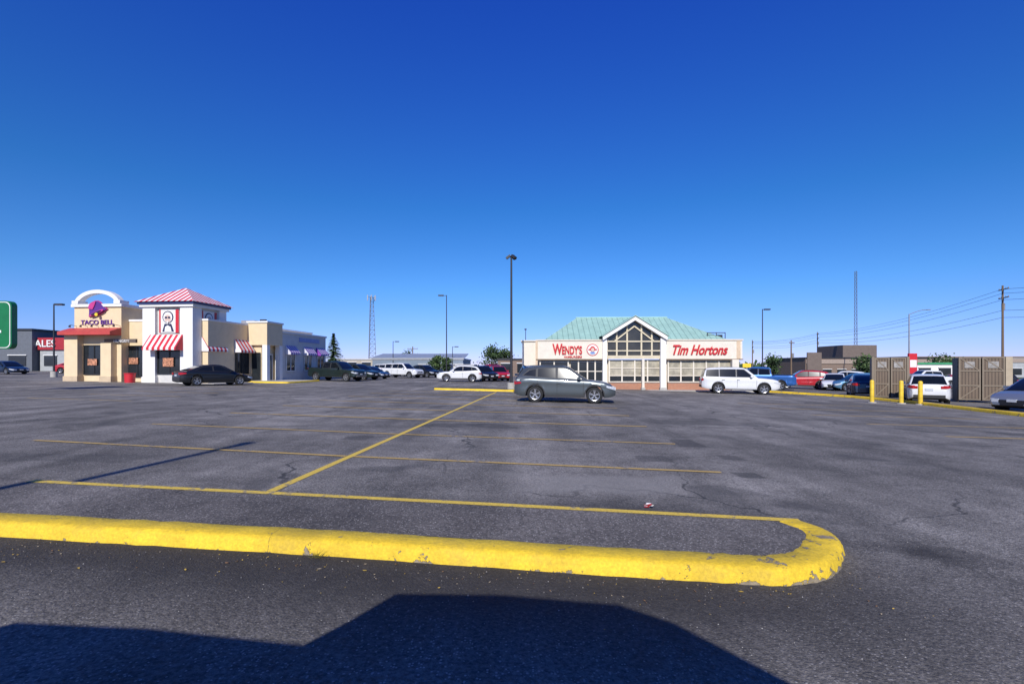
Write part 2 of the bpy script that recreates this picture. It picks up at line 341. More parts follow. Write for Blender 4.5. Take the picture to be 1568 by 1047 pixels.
# ---------------------------------------------------------------- vehicles
tyre=M('tyre_rubber',(.015,.015,.015),.85); rimm=M('alloy_rim',(.42,.42,.44),.3,metal=.7,var=.05); cglass=M('car_glass',(.006,.008,.010),.06,var=.1,spec=.4)
hl=M('headlamp_glass',(.55,.57,.6),.1); tl=M('tail_lamp',(.40,.008,.01),.15); plast=M('black_plastic',(.02,.02,.022),.6); chrome=M('chrome',(.6,.6,.6),.15,metal=1,var=.02); plate=M('number_plate',(.5,.52,.55),.5)
def paintm(name,c,metal=.3): return M('car_paint_'+name,c,.35,metal=metal,var=.03,coat=.6)
KIND={
 'suv':dict(L=4.65,W=1.86,r=.375,wx=(-1.33,1.37),sill=.27,
   top=[(-2.32,.66),(-2.30,.90),(-2.24,1.08),(-1.6,1.14),(-.6,1.10),(.3,1.065),(.9,1.05),(1.35,1.03),(1.8,.97),(2.12,.87),(2.26,.72),(2.32,.55)],
   gh=[(-2.2,1.08),(-2.02,1.36),(-1.92,1.50),(-1.74,1.585),(-1.3,1.645),(-.7,1.69),(-.1,1.675),(.22,1.605),(.52,1.41),(1.08,1.04)],roofseg=(2,7),
   win=[[(-1.90,1.24),(-1.62,1.46),(-1.32,1.53),(-1.32,1.19)],[(-1.22,1.18),(-1.22,1.545),(-.42,1.59),(-.40,1.13)],[(-.30,1.13),(-.30,1.59),(.02,1.57),(.24,1.49),(.80,1.10)]],clad=True),
 'bigsuv':dict(L=4.95,W=1.93,r=.37,wx=(-1.42,1.45),sill=.30,
   top=[(-2.47,.66),(-2.46,.95),(-2.40,1.12),(-1.2,1.12),(.3,1.11),(1.0,1.10),(1.5,1.08),(2.05,1.03),(2.33,.95),(2.43,.80),(2.47,.62)],
   gh=[(-2.38,1.1),(-2.27,1.55),(-2.18,1.67),(-1.9,1.73),(-1.0,1.77),(-.2,1.775),(.2,1.75),(.42,1.66),(1.08,1.1)],roofseg=(2,7),
   win=[[(-2.2,1.18),(-2.12,1.60),(-1.42,1.65),(-1.42,1.17)],[(-1.30,1.17),(-1.30,1.655),(-.33,1.67),(-.33,1.16)],[(-.22,1.16),(-.22,1.67),(.18,1.66),(.80,1.16)]],clad=False),
 'sedan':dict(L=4.75,W=1.83,r=.335,wx=(-1.38,1.42),sill=.20,
   top=[(-2.37,.58),(-2.35,.85),(-2.25,.98),(-1.75,1.02),(-.9,.99),(-.2,.96),(.5,.93),(1.0,.90),(1.5,.84),(1.95,.75),(2.22,.63),(2.33,.54),(2.37,.46)],
   gh=[(-1.95,1.0),(-1.5,1.19),(-1.05,1.35),(-.7,1.42),(-.2,1.445),(.15,1.43),(.45,1.35),(1.22,.90)],roofseg=(2,6),
   win=[[(-1.42,1.07),(-.95,1.29),(-.40,1.35),(-.38,1.03)],[(-.28,1.03),(-.29,1.355),(.12,1.345),(.30,1.29),(.88,.99)]],clad=False),
 'hatch':dict(L=4.3,W=1.78,r=.325,wx=(-1.27,1.33),sill=.22,
   top=[(-2.15,.6),(-2.13,.9),(-2.05,1.02),(-1.0,1.0),(.3,.97),(1.0,.94),(1.4,.90),(1.8,.80),(2.02,.68),(2.12,.56),(2.15,.46)],
   gh=[(-2.02,1.0),(-1.82,1.28),(-1.65,1.42),(-1.3,1.48),(-.6,1.515),(0,1.50),(.35,1.42),(1.15,.94)],roofseg=(2,6),
   win=[[(-1.72,1.10),(-1.45,1.36),(-1.08,1.39),(-1.05,1.07)],[(-.96,1.07),(-.98,1.395),(-.25,1.425),(-.22,1.04)],[(-.13,1.04),(-.15,1.42),(.15,1.40),(.30,1.35),(.85,1.01)]],clad=False),
 'pickup':dict(L=5.8,W=2.0,r=.40,wx=(-1.75,1.85),sill=.40,
   top=[(-2.9,.75),(-2.88,1.2),(-2.8,1.27),(-1.3,1.27),(-1.1,1.22),(.3,1.18),(1.2,1.20),(1.8,1.18),(2.5,1.13),(2.78,1.03),(2.87,.85),(2.9,.65)],
   gh=[(-1.08,1.2),(-.98,1.72),(-.85,1.85),(-.3,1.90),(.4,1.90),(.66,1.83),(1.38,1.17)],roofseg=(2,5),
   win=[[(-.93,1.28),(-.86,1.74),(-.12,1.78),(-.12,1.27)],[(0,1.27),(0,1.78),(.48,1.77),(1.06,1.27)]],clad=False)}
def interp(t,x):
    if x<=t[0][0]: return t[0][1]
    for (a,b),(c,d) in zip(t,t[1:]):
        if x<=c: return b+(d-b)*(x-a)/(c-a+1e-9)
    return t[-1][1]
def wheel(par,name,x,y,r,out):
    b=MB(); n=28; w=.23
    prof=[(.64,.47),(.68,.52),(.93,.50),(1,.38),(1,-.38),(.93,-.5),(.5,-.5)]
    v=[(r*p*math.cos(6.2832*i/n),out*w*q,r*p*math.sin(6.2832*i/n)) for i in range(n) for p,q in prof]; m=len(prof)
    b.add(v,[(i*m+k,((i+1)%n)*m+k,((i+1)%n)*m+k+1,i*m+k+1) for i in range(n) for k in range(m-1)],tyre)
    v=[(r*p*math.cos(6.2832*i/n),out*w*q,r*p*math.sin(6.2832*i/n)) for i in range(n) for p,q in((.66,.49),(.60,.46),(.59,.1))]
    b.add(v,[(i*3+k,((i+1)%n)*3+k,((i+1)%n)*3+k+1,i*3+k+1) for i in range(n) for k in range(2)],rimm)
    b.cyl((0,out*w*.05,0),(0,out*w*.12,0),r*.6,r*.6,plast,n)
    b.cyl((0,out*w*.1,0),(0,out*w*.44,0),r*.13,r*.11,rimm,12)
    for k in range(5):
        a=k*6.2832/5+.3
        for e in(-.09,.09): b.beam((r*.08*math.cos(a),out*w*.36,r*.08*math.sin(a)),(r*.62*math.cos(a+e*1.6),out*w*.40,r*.62*math.sin(a+e*1.6)),r*.085,w*.14,rimm,(0,1,0))
    return b.obj(name,par,40,(x,y,r))
def vehicle(name,kind,pm,X,Y,hd,z=None,glz=None):
    K=KIND[kind]; L,W,r=K['L'],K['W'],K['r']; e=empty(name,(X,Y,g(X,Y)+.004 if z is None else z),math.radians(hd))
    e.rotation_euler=(0,.0145*math.cos(math.radians(hd)),math.radians(hd))
    RA=r+.055; xs=set([t[0] for t in K['top']])
    for i in range(29): xs.add(-L/2+L*i/28)
    for s in(1,-1):
        for q in(.02,.05,.1,.18,.3): xs.add(s*(L/2-q))
    for wx in K['wx']:
        xs={x for x in xs if not(abs(x-wx)<RA+.03)}
        for i in range(17): xs.add(wx+RA*math.cos(math.pi*i/16))
        xs.add(wx-RA-.012); xs.add(wx+RA+.012)
    xs=sorted(xs); rings=[]
    for x in xs:
        tp=interp(K['top'],x); bt=K['sill']; s=L/2-abs(x)
        if s<.5: bt=K['sill']+.12*(1-s/.5)**2
        for wx in K['wx']:
            if abs(x-wx)<=RA+1e-6: bt=max(bt,r+math.sqrt(max(0,RA*RA-(x-wx)**2)))
        hw=W/2*(1-.24*max(0,1-s/.5)**2.6)
        hz=[bt,bt+.05,.50,.66,tp-.24,tp-.15,tp-.06,tp-.018,tp,tp+.012]; hy=[.94,.975,.995,.985,.985,1.0,.965,.90,.78,.4]
        for i in range(1,10): hz[i]=max(hz[i],hz[i-1]+.006)
        if hz[9]>tp+.02: hz=[min(q,tp+.012*i/9) for i,q in enumerate(hz)]
        ring=[(x,hw*a,b) for a,b in zip(hy,hz)]; ring+= [(x,-a,b) for _,a,b in ring[::-1]]; rings.append(ring)
    b=MB(); n=20; V=[p for q in rings for p in q]; F=[];F2=[]
    for i in range(len(rings)-1):
        for k in range(n):
            f=(i*n+k,(i+1)*n+k,(i+1)*n+(k+1)%n,i*n+(k+1)%n); (F2 if k==n-1 else F).append(f)
    F+= [tuple(range(n)),tuple(range((len(rings)-1)*n,len(rings)*n))]
    b.v=V; b.f=F+F2; b.mats=[pm,plast]; b.m=[0]*len(F)+[1]*len(F2); b.obj('body',e,32)
    G=K['gh']; zb=min(G[0][1],G[-1][1]); zt=max(q[1] for q in G); wb=W/2*.93; wt=W/2*.72
    hwf=lambda z: wb+(wt-wb)*max(-.1,(z-zb)/(zt-zb))
    c=MB(); m=len(G); a0,a1=K['roofseg']
    def rr(i):
        x,z=G[i]; h=hwf(z); return [(x,h,z-.0),(x,h*.9,z+.018),(x,h*.5,z+.035),(x,-h*.5,z+.035),(x,-h*.9,z+.018),(x,-h,z)] if a0<=i<=a1 else [(x,h,z),(x,h*.9,z+.003),(x,h*.5,z+.012),(x,-h*.5,z+.012),(x,-h*.9,z+.003),(x,-h,z)]
    for i in range(m-1):
        A_,B2=rr(i),rr(i+1); gl=not(a0<=i<a1)
        for k in range(5): c.add([A_[k],A_[k+1],B2[k+1],B2[k]],[(0,1,2,3)],(pm if (not gl or k in(0,4)) else cglass))
    for s in(1,-1):
        c.add([(x,s*hwf(z),z) for x,z in G]+[(G[-1][0],s*hwf(zb-.06),zb-.06),(G[0][0],s*hwf(zb-.06),zb-.06)],[tuple(range(m+2))],pm)
    co_=c.obj('cabin',e,30)
    bmx=bmesh.new(); bmx.from_mesh(co_.data); bmesh.ops.remove_doubles(bmx,verts=bmx.verts,dist=.0005); bmesh.ops.recalc_face_normals(bmx,faces=bmx.faces); bmx.to_mesh(co_.data); bmx.free()
    w=MB()
    for s in(1,-1):
        for q in K['win']:
            mx=sum(p[0] for p in q)/len(q); mz=sum(p[1] for p in q)/len(q)
            w.prism([(x+(.05 if x>mx else -.05),s*(hwf(z+(.02 if z>mz else -.02))+.003),z+(.02 if z>mz else -.02)) for x,z in q],(0,-s*.02,0),plast)
            w.prism([(x,s*(hwf(z)+.008),z) for x,z in q],(0,-s*.02,0),cglass)
        w.box(G[-1][0]-.50,G[-1][0]-.34,min(s*(W/2-.05),s*(W/2+.15)),max(s*(W/2-.05),s*(W/2+.15)),zb+.04,zb+.17,pm)
    w.obj('side_windows',e)
    t=MB(); T=K['top']; zs=K['sill']; tz=T[1][1]; nz=T[-2][1]
    def hwx(x): return W/2*(1-.24*max(0,1-(L/2-abs(x))/.5)**2.6)
    def patch(x0,x1,z0a,z1a,z0b,z1b,s,mt,out=.006,nseg=4):
        for i in range(nseg):
            xa=x0+(x1-x0)*i/nseg; xb=x0+(x1-x0)*(i+1)/nseg; f=lambda q,u,v:u+(v-u)*q/nseg
            t.prism([(xa,s*(hwx(xa)+out),f(i,z0a,z0b)),(xb,s*(hwx(xb)+out),f(i+1,z0a,z0b)),(xb,s*(hwx(xb)*.985+out),f(i+1,z1a,z1b)),(xa,s*(hwx(xa)*.985+out),f(i,z1a,z1b))],(0,-s*.12,0),mt)
    for s in(1,-1):
        def sb(x0,x1,y0,y1,z0,z1,mt): t.box(x0,x1,min(s*y0,s*y1),max(s*y0,s*y1),z0,z1,mt)
        patch(L/2-.42,L/2-.03,nz+.02,nz+.10,nz-.10,nz+.04,s,hl)
        sb(L/2-.10,L/2+.004,W/2*.50,W/2*.765,nz-.10,nz+.03,hl)
        patch(-L/2+.02,-L/2+.34 if kind in('suv','sedan','hatch') else -L/2+.12,tz-.10,tz+.06 if kind!='bigsuv' else tz+.1,tz-.04,tz+.05,s,tl)
        sb(-L/2-.006,-L/2+.1,W/2*.52 if kind!='pickup' else W/2*.66,W/2*.765,tz-.10,tz+.03,tl)
        sx=[-.33,.86,-1.24] if kind=='suv' else ([-.23,.98,-1.20] if kind!='pickup' else [-.06,1.22,-1.05])
        if kind=='sedan': sx=[-.33,.95,-1.25]
        for xd in sx: sb(xd,xd+.014,W/2*.9,W/2+.001,zs+.14,zb-.04,black)
        for xh in([-.15,-1.05] if kind=='suv' else ([-.05,-1.0] if kind!='pickup' else [.2,-.75])): sb(xh-.2,xh-.02,W/2*.96,W/2+.02,zb-.16,zb-.125,pm if kind!='bigsuv' else chrome)
        x0,x1=K['wx'][0]+RA+.03,K['wx'][1]-RA-.03
        sb(x0,x1,W/2*.9,W/2+.004,zs-.01,zs+(.10 if K['clad'] else .04),plast)
        if K['clad'] or kind in('bigsuv','pickup'):
            ww=.04 if K['clad'] else .02
            for wx in K['wx']:
                o=[(wx+(RA+ww)*math.cos(math.pi*i/14),s*(W/2+.004),r+(RA+ww)*math.sin(math.pi*i/14)) for i in range(15)]
                q=[(wx+(RA-.012)*math.cos(math.pi*i/14),s*(W/2+.004),r+(RA-.012)*math.sin(math.pi*i/14)) for i in range(15)]
                for i in range(14): t.prism([o[i],o[i+1],q[i+1],q[i]],(0,-s*.10,0),plast)
    gw=W/2*.48
    t.box(L/2-.12,L/2+.008,-gw,gw,nz-.14,nz+.0,black)
    t.box(L/2-.12,L/2+.012,-gw*.9,gw*.9,zs+.12,zs+.22,black); t.box(L/2-.05,L/2+.02,-.16,.16,zs+.26,zs+.37,plate)
    if kind!='sedan': t.box(-L/2-.012,-L/2+.1,-gw*1.5,gw*1.5,zs+.10,zs+.26,plast)
    t.box(-L/2-.02,-L/2+.1,-.16,.16,tz-.2,tz-.08,plate)
    if kind in('bigsuv','suv'):
        for s in(1,-1):
            for xa,xb,za,zb_ in((-1.6,-.7,zt-.01,zt+.035),(-.7,.1,zt+.035,zt+.02)): t.beam((xa,s*wt*.93,za),(xb,s*wt*.93,zb_),.035,.03,chrome if kind=='bigsuv' else plast)
    if kind=='pickup':
        t.box(-2.78,-1.15,-W/2*.84,W/2*.84,1.285,1.295,plast)
        t.box(L/2-.1,L/2+.05,-gw*1.55,gw*1.55,zs+.05,zs+.22,chrome); t.box(-L/2-.08,-L/2+.1,-gw*1.55,gw*1.55,zs+.05,zs+.22,chrome)
    t.obj('trim',e)
    i=1
    for wx in K['wx']:
        for s in(1,-1): wheel(e,'wheel_%d'%i,wx,s*(W/2-.125),r,s); i+=1
    return e
P=paintm
grn=P('graphite',(.10,.115,.12),.5); blk=P('black',(.010,.011,.013),.2); wht=P('white',(.66,.66,.65),0); slv=P('silver',(.30,.32,.35),.6)
blu=P('blue',(.03,.12,.36),.4); lblu=P('slate_blue',(.12,.26,.38),.4); rdp=P('red',(.42,.012,.02),.1); dgr=P('dark_green',(.015,.026,.022),.3); nvy=P('navy',(.015,.03,.065),.3)
vehicle('grey_suv','suv',grn,2.50,23.6,-8)
vehicle('black_sedan','sedan',blk,-21.4,35.6,52)
vehicle('white_suv','bigsuv',wht,15.75,34.6,-14)
vehicle('blue_pickup_truck','pickup',blu,21.3,43.0,150)
vehicle('red_suv','suv',rdp,26.9,46.0,158)
vehicle('white_sedan','sedan',wht,28.6,44.0,235)
vehicle('blue_hatchback','hatch',lblu,29.3,42.0,172)
vehicle('black_pickup_truck','pickup',dgr,-17.3,49.0,-20)
vehicle('dark_suv','suv',dgr,-16.6,54,-25)
vehicle('dark_sedan','sedan',nvy,-16.8,59,-25)
vehicle('white_pickup_truck','pickup',wht,-17.6,74,-12)
vehicle('white_pickup_truck','pickup',wht,-14.6,66,-25)
vehicle('white_suv','bigsuv',wht,-19.5,79,-15)
vehicle('dark_suv','suv',blk,-12.2,70,-40)
vehicle('white_suv','suv',wht,-5.6,52.5,188)
vehicle('black_suv','suv',blk,-3.3,56,-60)
vehicle('red_suv','suv',rdp,-1.6,58,-75)
vehicle('red_pickup_truck','pickup',rdp,-2.6,66,-60)
vehicle('dark_suv','suv',nvy,1.3,31,95)
vehicle('white_hatchback','hatch',wht,22.75,27.3,54)
vehicle('dark_sedan','sedan',nvy,23.6,33.2,60)
vehicle('silver_sedan','hatch',slv,22.2,20.6,196)
vehicle('navy_sedan','sedan',nvy,-57,56,-15)
vehicle('red_sedan','sedan',rdp,-56,64,10)
vehicle('white_van','bigsuv',wht,-50,60,60)
vehicle('white_pickup_truck','pickup',wht,46,55,170)
vehicle('dark_suv','suv',blk,60,62,170)
vehicle('red_sedan','sedan',rdp,62,70,170)
vehicle('white_sedan','sedan',wht,52,68,170)
vehicle('white_suv','suv',wht,34.6,52,150)
# the van directly behind the photographer (casts the foreground shadow)
pv=empty('parked_van',(0,-.2,0),math.radians(-6.5))
b=MB(); prof=[(-3.7,.5),(-3.76,1.5),(-3.60,1.85),(-3.44,1.98),(-2.6,2.0),(-1.60,1.96),(-1.47,2.15),(-1.32,2.42),(-.6,2.47),(.22,2.44),(.55,2.30),(1.05,1.92),(1.6,1.6),(1.75,.5)]
b.prism([(x,0,z) for x,z in prof],(0,-2.0,0),slv); b.obj('body',pv)
b=MB(); b.prism([(-1.40,.006,1.75),(-1.25,.006,2.3),(.2,.006,2.3),(.7,.006,1.75)],(0,-.03,0),cglass); b.obj('side_glass',pv)
for i,(x,y,s) in enumerate([(-2.7,-.12,1),(.75,-.12,1),(-2.7,-1.87,-1),(.75,-1.87,-1)]): wheel(pv,'wheel_%d'%(i+1),x,y,.42,s)
# ---------------------------------------------------------------- street furniture
def lamp(name,X,Y,top,hd,kind='box',col=None,arm=1.0,base=True,r=.09,gz=None,tap=.6):
    z0=g(X,Y) if gz is None else gz; e=empty(name,(X,Y,z0),math.radians(hd)); col=col or dark; H=top-z0
    b=MB(); b.cyl((0,0,.0),(0,0,H),r,r*tap,col,12); b.cyl((0,0,.0),(0,0,.12),r*2,r*1.8,col,12); b.obj('pole',e,40)
    if base:
        b=MB(); b.cyl((0,0,-.1),(0,0,.55),.28,.27,conc,16); b.obj('concrete_base',e,40)
    b=MB()
    if kind=='box':
        b.beam((0,0,H-.08),(arm*.45,0,H-.05),.06,.06,col); b.box(arm*.4,arm*.4+.75,-.18,.18,H-.12,H+.03,col); b.box(arm*.45,arm*.4+.68,-.13,.13,H-.14,H-.121,hl)
    elif kind=='post':
        b.cyl((0,0,H-.05),(0,0,H+.22),.10,.14,col,12); b.cyl((0,0,H+.22),(0,0,H+.30),.15,.04,col,12)
    elif kind=='flood':
        for a,dx in((35,.0),(-35,.0),(180,0)):
            ca,sa=math.cos(math.radians(a)),math.sin(math.radians(a))
            b.beam((0,0,H-.1),(ca*.16,sa*.16,H-.02),.05,.05,col); b.beam((ca*.08,sa*.08,H+.04),(ca*.34,sa*.34,H-.16),.26,.14,col)
    elif kind=='cobra':
        pr=None
        for i in range(9):
            t=i/8; q=(arm*t,0,H-.1+ .9*math.sin(t*1.5))
            if pr: b.cyl(pr,q,.06,.05,col,8)
            pr=q
        b.beam(pr,(pr[0]+.7,0,pr[2]+.02),.26,.13,col)
    b.obj('lamp_head',e); return e
lamp('street_lamp',-.045,33.8,9.15,0,'flood',r=.10)
lamp('street_lamp',-44.3,48,7.7,0,'box',arm=.4)
lamp('street_lamp',-9.1,69,11.6,180,'box',arm=1)
lamp('street_lamp',32.8,65,9.2,0,'box',arm=.6,base=False)
lamp('street_lamp',-34.5,68,8.1,0,'box',arm=.2,base=False)
lamp('street_lamp',2.2,80,7.8,90,'box',base=False,r=.08)
lamp('street_lamp',68,85,10.7,10,'cobra',col=galv,arm=3.6,base=False,r=.14)
lamp('street_lamp',-23,96,6.6,0,'box',base=False)
lamp('street_lamp',-11.5,96,5.6,0,'box',base=False)
lamp('street_lamp',-7.4,-4.9,10.0,170,'post',r=.085,tap=.95)
ii=empty('lamp_island')
pt=smoothpath([(-5.3,33.6),(-5.0,33.3),(-3,33.0),(-.3,32.3),(.15,32.4),(.35,33.2),(.35,35.5)],5); kk,inn=kerb('kerb',pt,.13,.22,ykm,ii)
mesh('island_surface',[(p.x,p.y,g(p.x)+.12) for p in inn]+[(-5.2,36,g(-5.2)+.12)],[tuple(range(len(inn)+1))],asph2,ii)
pt=smoothpath([(-22.5,41.5),(-20.6,41.0),(-18.8,40.8),(-18.3,41.5),(-18.2,47)],5); ki=empty('entrance_island'); kk,inn=kerb('kerb',pt,.13,.22,ykm,ki)
mesh('island_surface',[(p.x,p.y,g(p.x)+.12) for p in inn]+[(-22,47,g(-22)+.12)],[tuple(range(len(inn)+1))],conc,ki)
ri=empty('side_island'); pt=smoothpath([(17.6,40),(19.4,36),(21.0,31.6),(20.9,27.0),(20.1,22.5),(19.4,18.8),(19.0,15.0)],6)[::-1]
kk,inn=kerb('kerb',pt,.14,.24,ykm,ri,-1)
ext=[(21,36),(21.9,31.5),(21.6,27.3),(21.2,23),(20.6,19),(20.2,15)]
mesh('island_surface',[(p.x,p.y,g(p.x)+.13) for p in inn]+[(x,y,g(x)+.13) for x,y in ext],[tuple(range(len(inn)+6))],asph2,ri)
ykm2=M('bollard_yellow',(.75,.50,.03),.5,var=.25,scale=4)
def bollard(X,Y,h=1.2):
    e=empty('yellow_bollard',(X,Y,g(X)+.0)); b=MB()
    prof=[(.10,0),(.10,h-.08),(.085,h-.03),(.05,h),(0.001,h+.01)]; n=16
    v=[(r*math.cos(6.2832*i/n),r*math.sin(6.2832*i/n),z) for i in range(n) for r,z in prof]; m=5
    b.add(v,[(i*m+k,((i+1)%n)*m+k,((i+1)%n)*m+k+1,i*m+k+1) for i in range(n) for k in range(4)],ykm2); b.obj('post',e,50)
    b=MB(); b.cyl((0,0,-.02),(0,0,.05),.2,.2,conc,16); b.obj('footing',e)
for x,y in((19.0,26.2),(20.15,25.7),(20.65,25.1),(18.9,50),(34.5,36)): bollard(x,y)
# waste enclosures
em=stripes('enclosure_board',(.150,.105,.066),(.085,.058,.038),0,.14,.3,.6,True)
def enclosure(X,Y,W,H,rz,post=False,D=1.0):
    e=empty('waste_enclosure',(X,Y,g(X)+.0),math.radians(rz))
    fr=M('enclosure_frame',(.20,.155,.105),.6,metal=.0)
    for nm,a,b_ in(('gate_left',-W/2,-.03),('gate_right',.03,W/2)):
        q=MB(); q.box(a+.05,b_-.05,.0,.04,.22,H-.08,em)
        for x in(a,b_-.07): q.box(x,x+.07,-.03,.05,.14,H,fr)
        for zz in(.14,H*.36,H*.68,H-.07): q.box(a+.07,b_-.07,-.03,-.003,zz,zz+.07,fr)
        q.beam((a+.07,-.016,.21),(b_-.07,-.016,H*.36),.05,.022,fr,(0,1,0)); q.beam((b_-.07,-.016,H*.68+.07),(a+.07,-.016,H-.07),.05,.022,fr,(0,1,0))
        q.box((a+b_)/2-.22,(a+b_)/2+.22,-.02,-.002,H*.72+.1,H*.9,M('faded_notice',(.30,.28,.25),.7,var=.4,scale=6))
        q.obj(nm,e)
    q=MB(); q.box(-W/2-.02,-W/2+.03,.08,D,.05,H-.05,em); q.box(W/2-.03,W/2+.02,.08,D,.05,H-.05,em); q.box(-W/2,W/2,D,D+.05,.05,H-.05,em); q.box(-W/2+.04,W/2-.04,.06,D-.01,H-.12,H-.06,fr); q.obj('side_walls',e)
    q=MB()
    for x in((-W/2-.14,W/2+.02) if not post else (W/2+.02,)): q.box(x,x+(.13 if not post else .28),-.06,.07 if not post else .2,-.05,H+(.05 if not post else .0),M('enclosure_post',(.42,.34,.23),.8) if post else fr)
    q.obj('gate_posts',e)
enclosure(22.55,29.6,1.55,2.5,-24); enclosure(26.1,27.6,1.95,2.55,-27,True)
# green sign on the left
gs=empty('green_pylon_sign',(-26.15,25,g(-26.15)))
gm_=M('sign_green',(.01,.16,.05),.35); b=MB(); pts=[]
for cx_,cz,a0 in((.68,2.4,-90),(.68,4.3,0),(-.68,4.3,90),(-.68,2.4,180)):
    for k in range(6):
        a=math.radians(a0+k*18); pts.append((cx_+.26*math.cos(a),0,cz+.26*math.sin(a)))
b.prism(pts,(0,.3,0),gm_); b.obj('panel',gs)
b=MB(); b.prism([(x*.94,-.012,3.35+(z-3.35)*.96) for x,_,z in pts],(0,.01,0),white); b.prism([(x*.90,-.02,3.35+(z-3.35)*.93) for x,_,z in pts],(0,.007,0),gm_)
b.box(-.6,.45,-.035,-.021,2.95,3.08,white); b.box(-.6,.3,-.035,-.021,2.7,2.8,white); b.obj('panel_face',gs)
b=MB(); b.cyl((0,.15,0),(0,.15,2.2),.1,.1,galv); b.obj('pole',gs)
# ---------------------------------------------------------------- fast-food building, left
A=empty('fast_food_restaurant',(-24.45,38.0,.35),math.radians(-6.2))
box('foundation',A,-11,2.6,-.6,17.4,-.6,0,conc)
box('main_hall',A,-10.6,.5,1.0,17,-.1,4.9,cream)
box('rear_wing',A,.5,2.1,8.3,17,-.1,4.45,greyw)
box('rear_wing_cornice',A,.4,2.2,8.31,17.1,4.45,4.62,white)
box('hall_parapet_cap',A,-10.7,.55,.95,17.1,4.9,5.05,white)
box('tower_core',A,-4.0,-.2,.25,3.6,-.1,5.9,greyw)
for nm,x0,x1,y0,y1 in(('tower_pier_1',-4.2,-3.15,0,.9),('tower_pier_2',-1.05,0,0,.95),('tower_pier_3',-1.0,.003,2.95,3.8)):
    box(nm,A,x0,x1,y0,y1,0,5.9,white)
    box(nm+'_plinth',A,x0-.06,x1+.06,y0-.06,y1+.06,-.1,.5,white)
box('tower_band',A,-4.35,.15,-.15,3.95,5.9,6.1,white); box('tower_band_blue',A,-4.45,.25,-.25,4.05,6.1,6.28,M('navy_trim',(.03,.05,.16),.5))
V=[(-4.6,-.4,6.28),(.4,-.4,6.28),(.4,4.2,6.28),(-4.6,4.2,6.28),(-2.1,1.9,7.65)]
mesh('tower_roof',V,[(0,1,4),(2,3,4),(1,2,4),(3,0,4),(0,3,2,1)],[strx,stry],A,[0,0,1,1,1])
def awning(nm,x0,x1,y,z0,z1,out,mat,axis='x'):
    b=MB()
    if axis=='x': b.prism([(x0,y,z1),(x0,y-out,z0+.18),(x0,y-out,z0),(x0,y,z0)],(x1-x0,0,0),mat)
    else: b.prism([(y,x0,z1),(y+out,x0,z0+.18),(y+out,x0,z0),(y,x0,z0)],(0,x1-x0,0),mat)
    b.obj(nm,A)
awning('awning_tower_front',-3.55,-.8,-.01,2.55,3.75,.75,strx); awning('awning_tower_side',.9,3.2,.02,2.5,3.65,.6,stry,'y')
def win(nm,x0,x1,y,z0,z1,par,nx=2,fr=white,axis='x',gl=None):
    b=MB(); gl=gl or glass
    if axis=='x':
        b.box(x0,x1,y-.03,y+.02,z0,z1,gl)
        for i in range(nx+1):
            x=x0+(x1-x0)*i/nx; b.box(x-.04,x+.04,y-.07,y-.031,z0,z1,fr)
        b.box(x0-.04,x1+.04,y-.09,y-.072,z0-.05,z0+.04,fr); b.box(x0-.04,x1+.04,y-.09,y-.072,z1-.04,z1+.05,fr)
    else:
        b.box(y-.02,y+.03,x0,x1,z0,z1,gl)
        for i in range(nx+1):
            x=x0+(x1-x0)*i/nx; b.box(y+.031,y+.07,x-.04,x+.04,z0,z1,fr)
        b.box(y+.072,y+.09,x0-.04,x1+.04,z0-.05,z0+.04,fr); b.box(y+.072,y+.09,x0-.04,x1+.04,z1-.04,z1+.05,fr)
    b.obj(nm,par)
win('tower_window',-3.1,-1.1,.25,.75,2.5,A,2,black); win('tower_side_window',1.0,2.9,-.2,.75,2.5,A,2,black,'y')
def logo(nm,fx):
    b=MB(); skin=M('logo_skin',(.62,.45,.36),.6); ink=M('logo_ink',(.02,.025,.07),.5)
    b.prism([fx(-.82,3.9,0),fx(.82,3.9,0),fx(.82,5.7,0),fx(-.82,5.7,0)],fx(0,0,.08,True),white)
    for a,c in((.55,.82),(-.82,-.70)): b.prism([fx(a,3.9,.085),fx(c,3.9,.085),fx(c,5.7,.085),fx(a,5.7,.085)],fx(0,0,.01,True),red)
    el=lambda cx,cz,rx,rz,d,m: b.prism([fx(cx+rx*math.cos(k*.5236),cz+rz*math.sin(k*.5236),d) for k in range(12)],fx(0,0,.01,True),m)
    el(-.08,5.12,.46,.48,.1,ink); el(-.08,5.10,.38,.42,.115,white); el(-.08,5.0,.27,.30,.13,skin); el(-.2,5.08,.11,.08,.145,ink); el(.05,5.08,.11,.08,.145,ink)
    b.prism([fx(-.16,4.82,.145),fx(0,4.82,.145),fx(-.08,4.55,.145)],fx(0,0,.01,True),white)
    b.prism([fx(-.55,4.0,.1),fx(.42,4.0,.1),fx(.2,4.6,.1),fx(-.36,4.6,.1)],fx(0,0,.01,True),ink); b.prism([fx(-.35,4.0,.115),fx(.25,4.0,.115),fx(.12,4.5,.115),fx(-.28,4.5,.115)],fx(0,0,.01,True),white)
    b.prism([fx(-.3,4.62,.13),fx(-.08,4.5,.13),fx(-.3,4.38,.13)],fx(0,0,.01,True),ink); b.prism([fx(.14,4.62,.13),fx(-.08,4.5,.13),fx(.14,4.38,.13)],fx(0,0,.01,True),ink)
    b.obj(nm,A)
logo('founder_sign_front',lambda x,z,d,v=False: Vector((0,-d,0)) if v else Vector((-2.1+x,.24-d,z)))
logo('founder_sign_side',lambda x,z,d,v=False: Vector((d,0,0)) if v else Vector((-.19+d,1.95+x,z)))
box('taco_tower',A,-10.4,-6.3,.3,2.5,-.1,6.0,cream)
box('taco_cornice',A,-10.55,-6.15,.15,2.65,6.0,6.22,white)
b=MB(); n=24; pa=[]
